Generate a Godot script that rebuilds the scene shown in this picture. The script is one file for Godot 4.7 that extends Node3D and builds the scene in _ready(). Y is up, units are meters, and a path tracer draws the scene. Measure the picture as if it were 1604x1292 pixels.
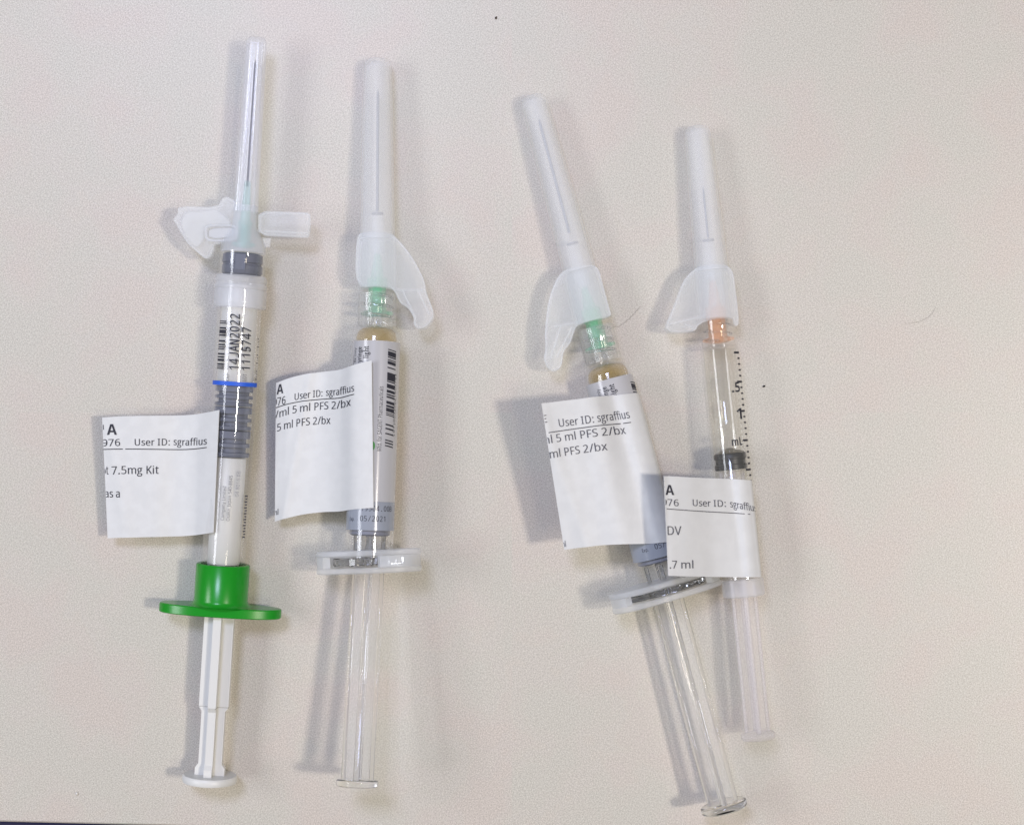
extends Node3D
# Four syringes with paper flags on a beige table, seen from above. Lengths in the builders are millimetres; MM turns them into metres.
# On each syringe +x is across, +y up and +z runs from the needle tip to the thumb disc.

const MM := 0.001
var M := {}
var glyphs := {}


class Shape:
	var v := PackedVector3Array()
	var n := PackedVector3Array()

	func tri(a: Vector3, b: Vector3, c: Vector3, na: Vector3, nb: Vector3, nc: Vector3) -> void:
		if (b - a).cross(c - a).dot(na + nb + nc) > 0.0:
			v.append(a); v.append(c); v.append(b)
			n.append(na); n.append(nc); n.append(nb)
		else:
			v.append(a); v.append(b); v.append(c)
			n.append(na); n.append(nb); n.append(nc)

	func quad(a: Vector3, b: Vector3, c: Vector3, d: Vector3, na: Vector3, nb: Vector3, nc: Vector3, nd: Vector3) -> void:
		tri(a, b, c, na, nb, nc)
		tri(a, c, d, na, nc, nd)

	func mesh() -> ArrayMesh:
		var out := []
		out.resize(Mesh.ARRAY_MAX)
		var p := PackedVector3Array()
		p.resize(v.size())
		for i in v.size():
			p[i] = v[i] * 0.001
		out[Mesh.ARRAY_VERTEX] = p
		out[Mesh.ARRAY_NORMAL] = n
		var m := ArrayMesh.new()
		m.add_surface_from_arrays(Mesh.PRIMITIVE_TRIANGLES, out)
		return m


# ---------- shapes ----------

func lathe(sh: Shape, prof: Array, seg := 56, flutes := 0, depth := 0.0, oval := 1.0) -> void:
	# prof: (station, radius) points; material lies on the right of the way along it, so tubes go out along the outside and back along the inside
	var count := prof.size()
	var segn := []
	for i in count - 1:
		var d: Vector2 = prof[i + 1] - prof[i]
		segn.append(Vector2(-d.y, d.x).normalized())
	for i in count - 1:
		var n0: Vector2 = segn[i]
		var n1: Vector2 = segn[i]
		if i > 0 and segn[i - 1].dot(segn[i]) > 0.6:
			n0 = (segn[i - 1] + segn[i]).normalized()
		if i < count - 2 and segn[i + 1].dot(segn[i]) > 0.6:
			n1 = (segn[i + 1] + segn[i]).normalized()
		var p0: Vector2 = prof[i]
		var p1: Vector2 = prof[i + 1]
		for k in seg:
			var a0 := TAU * k / seg
			var a1 := TAU * (k + 1) / seg
			var f0 := 1.0 + depth * cos(a0 * flutes)
			var f1 := 1.0 + depth * cos(a1 * flutes)
			var c0 := Vector3(sin(a0) * oval, cos(a0), 0)
			var c1 := Vector3(sin(a1) * oval, cos(a1), 0)
			var m0 := Vector3(sin(a0) / oval, cos(a0), 0).normalized()
			var m1 := Vector3(sin(a1) / oval, cos(a1), 0).normalized()
			if flutes > 0:
				m0 = (m0 + Vector3(cos(a0), -sin(a0), 0) * depth * flutes * sin(a0 * flutes)).normalized()
				m1 = (m1 + Vector3(cos(a1), -sin(a1), 0) * depth * flutes * sin(a1 * flutes)).normalized()
			var z := Vector3(0, 0, 1)
			var A := c0 * p0.y * f0 + z * p0.x
			var B := c1 * p0.y * f1 + z * p0.x
			var C := c1 * p1.y * f1 + z * p1.x
			var E := c0 * p1.y * f0 + z * p1.x
			if p0.y < 0.0005:
				sh.tri(A, C, E, (m0 * n0.y + z * n0.x).normalized(), (m1 * n1.y + z * n1.x).normalized(), (m0 * n1.y + z * n1.x).normalized())
			elif p1.y < 0.0005:
				sh.tri(A, B, C, (m0 * n0.y + z * n0.x).normalized(), (m1 * n0.y + z * n0.x).normalized(), (m0 * n1.y + z * n1.x).normalized())
			else:
				sh.quad(A, B, C, E, (m0 * n0.y + z * n0.x).normalized(), (m1 * n0.y + z * n0.x).normalized(), (m1 * n1.y + z * n1.x).normalized(), (m0 * n1.y + z * n1.x).normalized())


func tube(z0: float, z1: float, r: float, wall: float, lip := 0.15) -> Array:
	return [Vector2(z0 + lip, r), Vector2(z1 - lip, r), Vector2(z1, r - lip), Vector2(z1, r - wall), Vector2(z0, r - wall), Vector2(z0, r - lip), Vector2(z0 + lip, r)]


func plug(z0: float, z1: float, r: float, lip := 0.2) -> Array:
	return [Vector2(z0, 0), Vector2(z0, r - lip), Vector2(z0 + lip, r), Vector2(z1 - lip, r), Vector2(z1, r - lip), Vector2(z1, 0)]


func rounded(pts: Array, turns := 2, keep := 0.2) -> Array:
	# corners cut again and again: a soft closed outline
	for t in turns:
		var out := []
		for i in pts.size():
			var a: Vector2 = pts[i]
			var b: Vector2 = pts[(i + 1) % pts.size()]
			out.append(a.lerp(b, keep))
			out.append(a.lerp(b, 1.0 - keep))
		pts = out
	return pts


func turned(pts: Array) -> Array:
	var area := 0.0
	for i in pts.size():
		area += (pts[i] as Vector2).cross(pts[(i + 1) % pts.size()])
	if area < 0.0:
		pts = pts.duplicate()
		pts.reverse()
	return pts


func edge_normals(pts: Array) -> Array:
	var out := []
	for i in pts.size():
		var d: Vector2 = pts[(i + 1) % pts.size()] - pts[i]
		out.append(Vector2(d.y, -d.x).normalized())
	return out


func inset(pts: Array, by: float) -> Array:
	var en := edge_normals(pts)
	var out := []
	for i in pts.size():
		var a: Vector2 = en[(i - 1 + pts.size()) % pts.size()]
		var b: Vector2 = en[i]
		var m: Vector2 = (a + b).normalized()
		out.append(pts[i] - m * by / maxf(m.dot(b), 0.4))
	return out


func prism(sh: Shape, outline: Array, c0: float, c1: float, bev: float, ax: Vector3, ay: Vector3, az: Vector3, smooth := 0.8) -> void:
	var pts := turned(outline)
	var en := edge_normals(pts)
	var low: Array = inset(pts, bev)
	var count := pts.size()
	var put := func(p: Vector2, c: float) -> Vector3: return ax * p.x + ay * p.y + az * c
	var flat := PackedVector2Array()
	for p in low:
		flat.append(p)
	var idx := Geometry2D.triangulate_polygon(flat)
	if idx.is_empty():
		print("an outline crosses itself: ", pts[0])
		flat = PackedVector2Array()
		for p in pts:
			flat.append(p)
		low = pts
		idx = Geometry2D.triangulate_polygon(flat)
	for k in range(0, idx.size(), 3):
		var a: Vector2 = flat[idx[k]]
		var b: Vector2 = flat[idx[k + 1]]
		var c: Vector2 = flat[idx[k + 2]]
		sh.tri(put.call(a, c1), put.call(b, c1), put.call(c, c1), az, az, az)
		sh.tri(put.call(a, c0), put.call(b, c0), put.call(c, c0), -az, -az, -az)
	for i in count:
		var j := (i + 1) % count
		var e: Vector2 = en[i]
		var n0 := e
		var n1 := e
		if en[(i - 1 + count) % count].dot(e) > smooth:
			n0 = (en[(i - 1 + count) % count] + e).normalized()
		if en[j].dot(e) > smooth:
			n1 = (en[j] + e).normalized()
		var m0 := ax * n0.x + ay * n0.y
		var m1 := ax * n1.x + ay * n1.y
		sh.quad(put.call(pts[i], c0 + bev), put.call(pts[j], c0 + bev), put.call(pts[j], c1 - bev), put.call(pts[i], c1 - bev), m0, m1, m1, m0)
		if bev > 0.0:
			var u0: Vector3 = (m0 + az).normalized()
			var u1: Vector3 = (m1 + az).normalized()
			sh.quad(put.call(pts[i], c1 - bev), put.call(pts[j], c1 - bev), put.call(low[j], c1), put.call(low[i], c1), u0, u1, u1, u0)
			u0 = (m0 - az).normalized()
			u1 = (m1 - az).normalized()
			sh.quad(put.call(pts[i], c0 + bev), put.call(pts[j], c0 + bev), put.call(low[j], c0), put.call(low[i], c0), u0, u1, u1, u0)


func skirt(sh: Shape, outline: Array, c0: float, c1: float, wall: float, ax: Vector3, ay: Vector3, az: Vector3) -> void:
	# a standing wall that follows a closed outline
	var pts := turned(outline)
	var low := inset(pts, wall)
	var en := edge_normals(pts)
	var put := func(p: Vector2, c: float) -> Vector3: return ax * p.x + ay * p.y + az * c
	for i in pts.size():
		var j := (i + 1) % pts.size()
		var m: Vector3 = ax * en[i].x + ay * en[i].y
		sh.quad(put.call(pts[i], c0), put.call(pts[j], c0), put.call(pts[j], c1), put.call(pts[i], c1), m, m, m, m)
		sh.quad(put.call(low[i], c0), put.call(low[j], c0), put.call(low[j], c1), put.call(low[i], c1), -m, -m, -m, -m)
		sh.quad(put.call(pts[i], c1), put.call(pts[j], c1), put.call(low[j], c1), put.call(low[i], c1), az, az, az, az)
		sh.quad(put.call(pts[i], c0), put.call(pts[j], c0), put.call(low[j], c0), put.call(low[i], c0), -az, -az, -az, -az)


func bar(sh: Shape, a: Vector2, b: Vector2, wide: float, y0: float, y1: float) -> void:
	# an upright rib between two points of the plan
	var d := (b - a).normalized()
	var s := Vector2(-d.y, d.x) * wide / 2.0
	prism(sh, [a - s, b - s, b + s, a + s], y0, y1, minf(wide, y1 - y0) * 0.2, Vector3(1, 0, 0), Vector3(0, 0, 1), Vector3(0, 1, 0))


func plus(w: float, h: float, t: float) -> Array:
	var k := t / 2.0
	return [Vector2(-w, -k), Vector2(-k, -k), Vector2(-k, -h), Vector2(k, -h), Vector2(k, -k), Vector2(w, -k), Vector2(w, k), Vector2(k, k), Vector2(k, h), Vector2(-k, h), Vector2(-k, k), Vector2(-w, k)]


func oval(a: float, b: float, count := 48, power := 2.0) -> Array:
	var out := []
	for i in count:
		var t := TAU * i / count
		out.append(Vector2(signf(cos(t)) * a * pow(absf(cos(t)), 2.0 / power), signf(sin(t)) * b * pow(absf(sin(t)), 2.0 / power)))
	return out


func wire(sh: Shape, path: Array, r: float, sides := 6) -> void:
	for i in path.size() - 1:
		var d: Vector3 = (path[i + 1] - path[i]).normalized()
		var s := d.cross(Vector3.UP).normalized()
		var t := s.cross(d)
		for k in sides:
			var e0 := s * cos(TAU * k / sides) + t * sin(TAU * k / sides)
			var e1 := s * cos(TAU * (k + 1) / sides) + t * sin(TAU * (k + 1) / sides)
			sh.quad(path[i] + e0 * r, path[i] + e1 * r, path[i + 1] + e1 * r, path[i + 1] + e0 * r, e0, e1, e1, e0)


# ---------- paper and print ----------

func along(pts: Array, us: Array, u: float) -> Vector3:
	# Catmull-Rom through points at uneven parameters
	var last := us.size() - 1
	var i := 0
	while i < last - 1 and u > us[i + 1]:
		i += 1
	var span: float = us[i + 1] - us[i]
	var t: float = (u - us[i]) / span
	var i0 := maxi(i - 1, 0)
	var i3 := mini(i + 2, last)
	var m0: Vector3 = (pts[i + 1] - pts[i0]) / (us[i + 1] - us[i0]) * span
	var m1: Vector3 = (pts[i3] - pts[i]) / (us[i3] - us[i]) * span
	var t2 := t * t
	var t3 := t2 * t
	return pts[i] * (2 * t3 - 3 * t2 + 1) + m0 * (t3 - 2 * t2 + t) + pts[i + 1] * (-2 * t3 + 3 * t2) + m1 * (t3 - t2)


func on_paper(us: Array, top: Array, bottom: Array, origin: Vector3, creases: Array) -> Callable:
	# (u, v) on a curled sheet -> [point, normal]
	var at := func(u: float, v: float) -> Vector3:
		var p := along(top, us, u).lerp(along(bottom, us, u), v) - origin
		for c in creases:
			# a soft fold from (c0, 0) to (c1, 1), c2 wide and c3 high
			p.y += c[3] * exp(-pow((u - lerpf(c[0], c[1], v)) / c[2], 2.0))
		return p
	return func(q: Vector2) -> Array:
		var p: Vector3 = at.call(q.x, q.y)
		var du: Vector3 = at.call(q.x + 0.01, q.y) - at.call(q.x - 0.01, q.y)
		var dv: Vector3 = at.call(q.x, q.y + 0.01) - at.call(q.x, q.y - 0.01)
		return [p, dv.cross(du).normalized()]


func on_tube(r: float) -> Callable:
	# (arc from the top, station) -> [point, normal]
	return func(q: Vector2) -> Array:
		var a := q.x / r
		var n := Vector3(sin(a), cos(a), 0)
		return [n * r + Vector3(0, 0, q.y), n]


func sheet(sh: Shape, surf: Callable, nu: int, nv: int, thick: float) -> void:
	var rows := []
	for j in nv + 1:
		var row := []
		for i in nu + 1:
			row.append(surf.call(Vector2(float(i) / nu, float(j) / nv)))
		rows.append(row)
	var h := thick / 2.0
	for j in nv:
		for i in nu:
			var a: Array = rows[j][i]
			var b: Array = rows[j][i + 1]
			var c: Array = rows[j + 1][i + 1]
			var d: Array = rows[j + 1][i]
			sh.quad(a[0] + a[1] * h, b[0] + b[1] * h, c[0] + c[1] * h, d[0] + d[1] * h, a[1], b[1], c[1], d[1])
			sh.quad(a[0] - a[1] * h, b[0] - b[1] * h, c[0] - c[1] * h, d[0] - d[1] * h, -a[1], -b[1], -c[1], -d[1])
	var rim := []
	for i in nu:
		rim.append([rows[0][i], rows[0][i + 1], rows[1][i]])
		rim.append([rows[nv][i], rows[nv][i + 1], rows[nv - 1][i]])
	for j in nv:
		rim.append([rows[j][0], rows[j + 1][0], rows[j][1]])
		rim.append([rows[j][nu], rows[j + 1][nu], rows[j][nu - 1]])
	for e in rim:
		var out: Vector3 = (e[0][0] - e[2][0]).normalized()
		sh.quad(e[0][0] + e[0][1] * h, e[1][0] + e[1][1] * h, e[1][0] - e[1][1] * h, e[0][0] - e[0][1] * h, out, out, out, out)


func ink(sh: Shape, surf: Callable, a: Vector2, b: Vector2, c: Vector2, lift: float, steps: int) -> void:
	# a triangle of print, cut finer so that it follows the curved surface
	if steps > 0:
		var ab := (a + b) / 2.0
		var bc := (b + c) / 2.0
		var ca := (c + a) / 2.0
		ink(sh, surf, a, ab, ca, lift, steps - 1)
		ink(sh, surf, ab, b, bc, lift, steps - 1)
		ink(sh, surf, ca, bc, c, lift, steps - 1)
		ink(sh, surf, ab, bc, ca, lift, steps - 1)
		return
	var p: Array = surf.call(a)
	var q: Array = surf.call(b)
	var r: Array = surf.call(c)
	sh.tri(p[0] + p[1] * lift, q[0] + q[1] * lift, r[0] + r[1] * lift, p[1], q[1], r[1])


func glyph_run(words: String, face: String) -> Array:
	# [triangle corners, left, right, baseline, cap height] of a line of lettering
	var key := words + "|" + face
	if glyphs.has(key):
		return glyphs[key]
	var font := SystemFont.new()
	font.font_names = PackedStringArray(["Droid Sans Mono" if face == "mono" else "Droid Sans"])
	if face == "bold":
		font.font_weight = 700
	var make := func(w: String) -> PackedVector3Array:
		var t := TextMesh.new()
		t.font = font
		t.font_size = 48
		t.pixel_size = 1.0
		t.depth = 0.0
		t.curve_step = 2.0
		t.text = w
		t.horizontal_alignment = HORIZONTAL_ALIGNMENT_LEFT
		var arr := t.get_mesh_arrays()
		var vs: PackedVector3Array = arr[Mesh.ARRAY_VERTEX]
		var ix: PackedInt32Array = arr[Mesh.ARRAY_INDEX] if arr[Mesh.ARRAY_INDEX] != null else PackedInt32Array(range(vs.size()))
		var out := PackedVector3Array()
		for i in ix:
			out.append(vs[i])
		return out
	var cap: PackedVector3Array = make.call("H")
	var lo := INF
	var hi := -INF
	for p in cap:
		lo = minf(lo, p.y)
		hi = maxf(hi, p.y)
	var run: PackedVector3Array = make.call(words)
	var left := INF
	var right := -INF
	for p in run:
		left = minf(left, p.x)
		right = maxf(right, p.x)
	glyphs[key] = [run, left, right, lo, hi - lo]
	return glyphs[key]


func write(sh: Shape, surf: Callable, words: String, face: String, a: Vector2, b: Vector2, up: Vector2, steps := 1, clip := false, lift := 0.0) -> void:
	# words with their baseline from a to b on the surface and capitals as tall as up
	lift = lift if lift > 0.0 else (0.2 if clip else 0.035)
	var run := glyph_run(words, face)
	var pts: PackedVector3Array = run[0]
	var put := func(p: Vector3) -> Vector2: return a + (b - a) * ((p.x - run[1]) / (run[2] - run[1])) + up * ((p.y - run[3]) / run[4])
	for i in range(0, pts.size(), 3):
		var p: Vector2 = put.call(pts[i])
		var q: Vector2 = put.call(pts[i + 1])
		var r: Vector2 = put.call(pts[i + 2])
		if clip and (minf(p.x, minf(q.x, r.x)) < 0.004 or maxf(p.x, maxf(q.x, r.x)) > 0.997):
			for s in cut_left([p, q, r]):
				ink(sh, surf, s[0], s[1], s[2], lift, steps)
		else:
			ink(sh, surf, p, q, r, lift, steps)


func cut_left(t: Array) -> Array:
	# what is left of a triangle between the two ends of a sheet
	var poly := t
	for side in [[0.004, 1.0], [0.997, -1.0]]:
		var out := []
		for i in poly.size():
			var a: Vector2 = poly[i]
			var b: Vector2 = poly[(i + 1) % poly.size()]
			var ia: bool = (a.x - side[0]) * side[1] >= 0.0
			var ib: bool = (b.x - side[0]) * side[1] >= 0.0
			if ia:
				out.append(a)
			if ia != ib:
				out.append(a.lerp(b, (side[0] - a.x) / (b.x - a.x)))
		poly = out
	var tris := []
	for i in range(1, poly.size() - 1):
		tris.append([poly[0], poly[i], poly[i + 1]])
	return tris


func stroke(sh: Shape, surf: Callable, a: Vector2, b: Vector2, up: Vector2, steps := 3, lift := 0.2) -> void:
	# a printed bar from a to b, as tall as up
	var cuts := 6
	for i in cuts:
		var p := a.lerp(b, float(i) / cuts)
		var q := a.lerp(b, float(i + 1) / cuts)
		ink(sh, surf, p, q, q + up, lift, maxi(steps - 2, 0))
		ink(sh, surf, p, q + up, p + up, lift, maxi(steps - 2, 0))


# ---------- objects ----------

func frame(a: Vector3, b: Vector3, roll := 0.0) -> Transform3D:
	var z := (b - a).normalized()
	var x := Vector3.UP.cross(z).normalized()
	return Transform3D(Basis(x, z.cross(x), z) * Basis(Vector3(0, 0, 1), deg_to_rad(roll)), a)


func thing(called: String, label: String, category: String, at: Vector3, group := "") -> Node3D:
	var o := Node3D.new()
	o.name = called
	add_child(o, true)
	o.position = at * MM
	o.set_meta("label", label)
	o.set_meta("category", category)
	if group:
		o.set_meta("group", group)
	return o


func part(called: String, sh: Shape, m: Material, parent: Node3D, where := Transform3D(), label := "") -> MeshInstance3D:
	# where is in millimetres on the table; a part stands in its thing's axes, a sub-part in its part's
	var o := MeshInstance3D.new()
	o.name = called
	o.mesh = sh.mesh()
	o.material_override = m
	parent.add_child(o, true)
	if where != Transform3D():
		o.transform = Transform3D(where.basis, where.origin * MM - parent.position)
	if label:
		o.set_meta("label", label)
	return o


func material(called: String, color: Color, rough: float, more := {}) -> void:
	var m := StandardMaterial3D.new()
	m.resource_name = called
	m.albedo_color = color
	m.roughness = rough
	for k in more:
		m.set(k, more[k])
	M[called] = m


func noise(frequency: float, octaves: int, seeded: int, kind := FastNoiseLite.TYPE_SIMPLEX_SMOOTH) -> FastNoiseLite:
	var f := FastNoiseLite.new()
	f.noise_type = kind
	f.frequency = frequency
	f.fractal_octaves = octaves
	f.seed = seeded
	return f


func noise_map(f: FastNoiseLite, size: int, colors: Array, stops: Array) -> NoiseTexture2D:
	var t := NoiseTexture2D.new()
	t.width = size
	t.height = size
	t.noise = f
	t.generate_mipmaps = false
	if colors:
		var g := Gradient.new()
		g.offsets = PackedFloat32Array(stops)
		g.colors = PackedColorArray(colors)
		t.color_ramp = g
	return t


func materials() -> void:
	material("table", Color.WHITE, 0.4, {
		"uv1_triplanar": true, "uv1_world_triplanar": true, "uv1_scale": Vector3.ONE * 3.1, "uv1_offset": Vector3(0.5, 0.5, 0.5),
		"uv2_triplanar": true, "uv2_world_triplanar": true, "uv2_scale": Vector3.ONE * 2.3,
		"albedo_texture": noise_map(noise(0.36, 2, 5), 2048, [Color(0.696, 0.672, 0.63), Color(0.789, 0.766, 0.726), Color(0.866, 0.848, 0.81)], [0.2, 0.5, 0.8]),
		"detail_enabled": true, "detail_blend_mode": BaseMaterial3D.BLEND_MODE_MUL, "detail_uv_layer": BaseMaterial3D.DETAIL_UV_2,
		"detail_albedo": noise_map(noise(0.012, 4, 21), 1024, [Color(1.0, 0.982, 0.98), Color(0.995, 0.992, 0.985), Color(0.985, 0.992, 0.982)], [0.25, 0.5, 0.75]),
		"heightmap_enabled": true, "heightmap_scale": 0.002, "heightmap_texture": noise_map(noise(0.12, 3, 9), 2048, [], []),
	})
	material("edge_band", Color(0.13, 0.12, 0.24), 0.5)
	var paper := noise_map(noise(0.02, 4, 33), 512, [Color(0.846, 0.845, 0.836), Color(0.866, 0.865, 0.856)], [0.3, 0.7])
	material("paper", Color.WHITE, 0.62, {"albedo_texture": paper, "uv1_triplanar": true, "uv1_scale": Vector3.ONE * 18.0, "backlight_enabled": true, "backlight": Color(0.25, 0.25, 0.25)})
	material("ink", Color(0.15, 0.15, 0.19), 0.6)
	material("grey_ink", Color(0.3, 0.3, 0.33), 0.6)
	material("pale_ink", Color(0.6, 0.6, 0.62), 0.6)
	var clear := {"transparency": BaseMaterial3D.TRANSPARENCY_ALPHA}
	var soft := {"transparency": BaseMaterial3D.TRANSPARENCY_ALPHA, "backlight_enabled": true, "backlight": Color(0.7, 0.7, 0.7)}
	material("frosted", Color(0.96, 0.965, 0.97, 0.26), 0.42, soft)
	material("bright_steel", Color(0.6, 0.61, 0.63), 0.5, {"metallic": 0.3})
	material("guard", Color(0.95, 0.965, 0.975, 0.22), 0.4, soft)
	material("frosted_thick", Color(0.9, 0.915, 0.93, 0.55), 0.4, clear)
	material("cap_clear", Color(0.95, 0.96, 1.0, 0.17), 0.15, clear)
	material("milky", Color(0.95, 0.96, 0.985, 0.27), 0.35, soft)
	material("collar_clear", Color(0.95, 0.96, 0.97, 0.07), 0.1, clear)
	material("pale_rod", Color(0.9, 0.875, 0.88, 0.13), 0.3, clear)
	material("pale_edge", Color(0.88, 0.86, 0.865, 0.26), 0.3, clear)
	material("syringe_clear", Color(0.95, 0.94, 0.9, 0.03), 0.03, clear)
	material("pane", Color(1, 1, 1, 0.012), 0.03, clear)
	material("grip", Color(0.94, 0.95, 0.96, 0.38), 0.35, soft)
	var solid := {"refraction_enabled": true, "refraction_scale": 0.05, "transparency": BaseMaterial3D.TRANSPARENCY_ALPHA}
	material("clear_solid", Color(0.99, 0.99, 0.99, 0.0), 0.02, solid)
	material("clear_edge", Color(0.99, 0.99, 0.99, 0.0), 0.03, solid.merged({"refraction_scale": 0.028}, true))
	material("amber", Color(0.79, 0.66, 0.33, 0.29), 0.12, clear)
	material("water", Color(0.86, 0.78, 0.58, 0.05), 0.03, clear)
	material("clear_rod", Color(0.95, 0.95, 0.97, 0.07), 0.06, clear)
	material("steel", Color(0.17, 0.18, 0.25), 0.4, {"metallic": 0.5})
	material("green_hub", Color(0.42, 0.82, 0.62, 0.28), 0.3, clear)
	material("teal_hub", Color(0.55, 0.83, 0.78, 0.34), 0.3, clear)
	material("orange_hub", Color(0.95, 0.68, 0.45, 0.24), 0.3, clear)
	material("slate_rubber", Color(0.41, 0.425, 0.48), 0.55)
	material("pale_grey", Color(0.62, 0.62, 0.64), 0.5)
	material("black_rubber", Color(0.05, 0.05, 0.06), 0.4)
	material("grey_rubber", Color(0.5, 0.51, 0.56), 0.45)
	material("white_plastic", Color(0.86, 0.855, 0.835), 0.4)
	material("powder", Color(0.85, 0.845, 0.83), 0.7)
	material("green_plastic", Color(0.08, 0.555, 0.115), 0.25)
	material("blue_print", Color(0.12, 0.36, 0.82), 0.5)
	material("green_print", Color(0.25, 0.55, 0.25), 0.5)
	material("sleeve", Color(0.735, 0.73, 0.735), 0.16)
	material("sleeve_light_tint", Color(0.6, 0.62, 0.66), 0.16)  # sleeve colour with the bluish light on its lower end painted in
	material("hair", Color(0.5, 0.47, 0.43), 0.5)
	material("crumb_brown", Color(0.22, 0.13, 0.07), 0.8)
	material("crumb_dark", Color(0.1, 0.1, 0.1), 0.8)
	material("crumb_white", Color(0.92, 0.91, 0.88), 0.7)
	material("lamp_housing", Color(0.8, 0.8, 0.8), 0.5)


func flag(root: Node3D, us: Array, top: Array, bottom: Array, creases: Array) -> Array:
	# the paper label stuck round a barrel with its free end as a flag: [part, surface]
	var surf := on_paper(us, top, bottom, root.position / MM, creases)
	var sh := Shape.new()
	sheet(sh, surf, 120, 36, 0.16)
	var o := part("paper_label", sh, M.paper, root)
	return [o, surf]


func needle(root: Node3D, fr: Transform3D, z0: float, z1: float, r: float, m: Material) -> void:
	var sh := Shape.new()
	lathe(sh, [Vector2(z0, 0.02), Vector2(z0 + 1.6, r), Vector2(z1, r), Vector2(z1, 0)], 12)
	part("needle", sh, m, root, fr)


func needle_cap(root: Node3D, fr: Transform3D, z1: float, r0: float, r1: float, m: Material) -> void:
	var w := 0.75
	var sh := Shape.new()
	lathe(sh, [Vector2(0, 0), Vector2(0.05, r0 * 0.5), Vector2(0.35, r0 * 0.72), Vector2(1.0, r0 * 0.88), Vector2(2.2, r0 * 0.97), Vector2(4, r0), Vector2(z1, r1), Vector2(z1, r1 - w), Vector2(4, r0 - w), Vector2(2.4, r0 * 0.8), Vector2(1.1, r0 * 0.5), Vector2(0.9, 0)], 56)
	part("needle_cap", sh, m, root, fr)


func shield(root: Node3D, fr: Transform3D, outline: Array, ribs: Array, z0: float, z1: float, r: float) -> void:
	# the hinged needle guard: a round collar and a hollow wing beside it
	var X := Vector3(1, 0, 0)
	var Y := Vector3(0, 1, 0)
	var Z := Vector3(0, 0, 1)
	var o := rounded(outline, 2, 0.22)
	var sh := Shape.new()
	prism(sh, o, 2.2, 3.1, 0.15, X, Z, Y)
	skirt(sh, o, -3.2, 2.2, 0.45, X, Z, Y)
	for k in ribs:
		bar(sh, k[0], k[1], 0.5, -1.0, 2.15)
	var p := part("safety_shield", sh, M.guard, root, fr)
	sh = Shape.new()
	lathe(sh, [Vector2(z0, r - 0.7), Vector2(z0 + 0.6, r - 0.1), Vector2(z0 + 1.4, r), Vector2(z1, r + 0.2), Vector2(z1, r - 0.7), Vector2(z0 + 1.4, r - 0.9), Vector2(z0, r - 1.4), Vector2(z0, r - 0.7)], 48)
	part("shield_collar", sh, M.guard, p)


func threads(sh: Shape, z0: float, z1: float, r: float, turns: float, thick: float) -> void:
	# a screw thread inside a luer collar
	var path := []
	var count := int(turns * 28)
	for i in count + 1:
		var a := TAU * turns * i / count
		path.append(Vector3(sin(a) * r, cos(a) * r, lerpf(z0, z1, float(i) / count)))
	wire(sh, path, thick, 6)


func hub(root: Node3D, fr: Transform3D, m: Material, z_tip: float, z_mid: float, z0: float, z1: float, r: float) -> void:
	# a luer needle hub: slim cone in the guard, wider skirt with lugs in the collar
	var sh := Shape.new()
	lathe(sh, [Vector2(z_tip, 0), Vector2(z_tip, 0.9), Vector2(z_mid, r * 0.62), Vector2(z_mid + 0.3, r * 0.92), Vector2(z0, r * 0.95), Vector2(z0 + 0.3, r * 0.8), Vector2(z1 - 1.7, r * 0.86), Vector2(z1 - 1.4, r * 1.1), Vector2(z1 - 0.4, r * 1.12), Vector2(z1, r * 0.85), Vector2(z1, r * 0.5), Vector2(z0, r * 0.4), Vector2(z0, 0)], 40)
	for s in [-1.0, 1.0]:
		prism(sh, [Vector2(s * r * 0.9, z1 - 1.6), Vector2(s * r * 1.45, z1 - 1.3), Vector2(s * r * 1.45, z1 - 0.5), Vector2(s * r * 0.9, z1 - 0.3)], -0.9, 0.9, 0.15, Vector3(1, 0, 0), Vector3(0, 0, 1), Vector3(0, 1, 0))
	part("needle_hub", sh, m, root, fr)


func hub_post(root: Node3D, fr: Transform3D, z0: float, z1: float) -> void:
	# the pale post inside the cap that carries the needle
	var sh := Shape.new()
	lathe(sh, [Vector2(z0 + 0.5, 0), Vector2(z0 + 0.5, 1.75), Vector2(z1, 2.1), Vector2(z1, 0)], 28)
	var o := part("needle_post", sh, M.guard, root, fr)
	sh = Shape.new()
	lathe(sh, plug(z0, z0 + 0.48, 1.75, 0.1), 28)
	part("post_ring", sh, M.pale_grey, o)


func luer_collar(root: Node3D, fr: Transform3D, z0: float, z1: float, r: float) -> void:
	var sh := Shape.new()
	lathe(sh, tube(z0, z1, r, 0.9, 0.3), 48, 20, 0.012)
	var o := part("luer_collar", sh, M.collar_clear, root, fr)
	sh = Shape.new()
	threads(sh, z0 + 0.8, z1 - 1.2, r - 1.0, 2.6, 0.42)
	part("screw_thread", sh, M.clear_solid, o)
	sh = Shape.new()
	lathe(sh, [Vector2(z0 + 1.2, 0), Vector2(z0 + 1.2, 0.85), Vector2(z1, 1.25), Vector2(z1 + 0.6, 1.3), Vector2(z1 + 0.6, 0)], 24)
	part("nozzle", sh, M.clear_solid, o)


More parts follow.
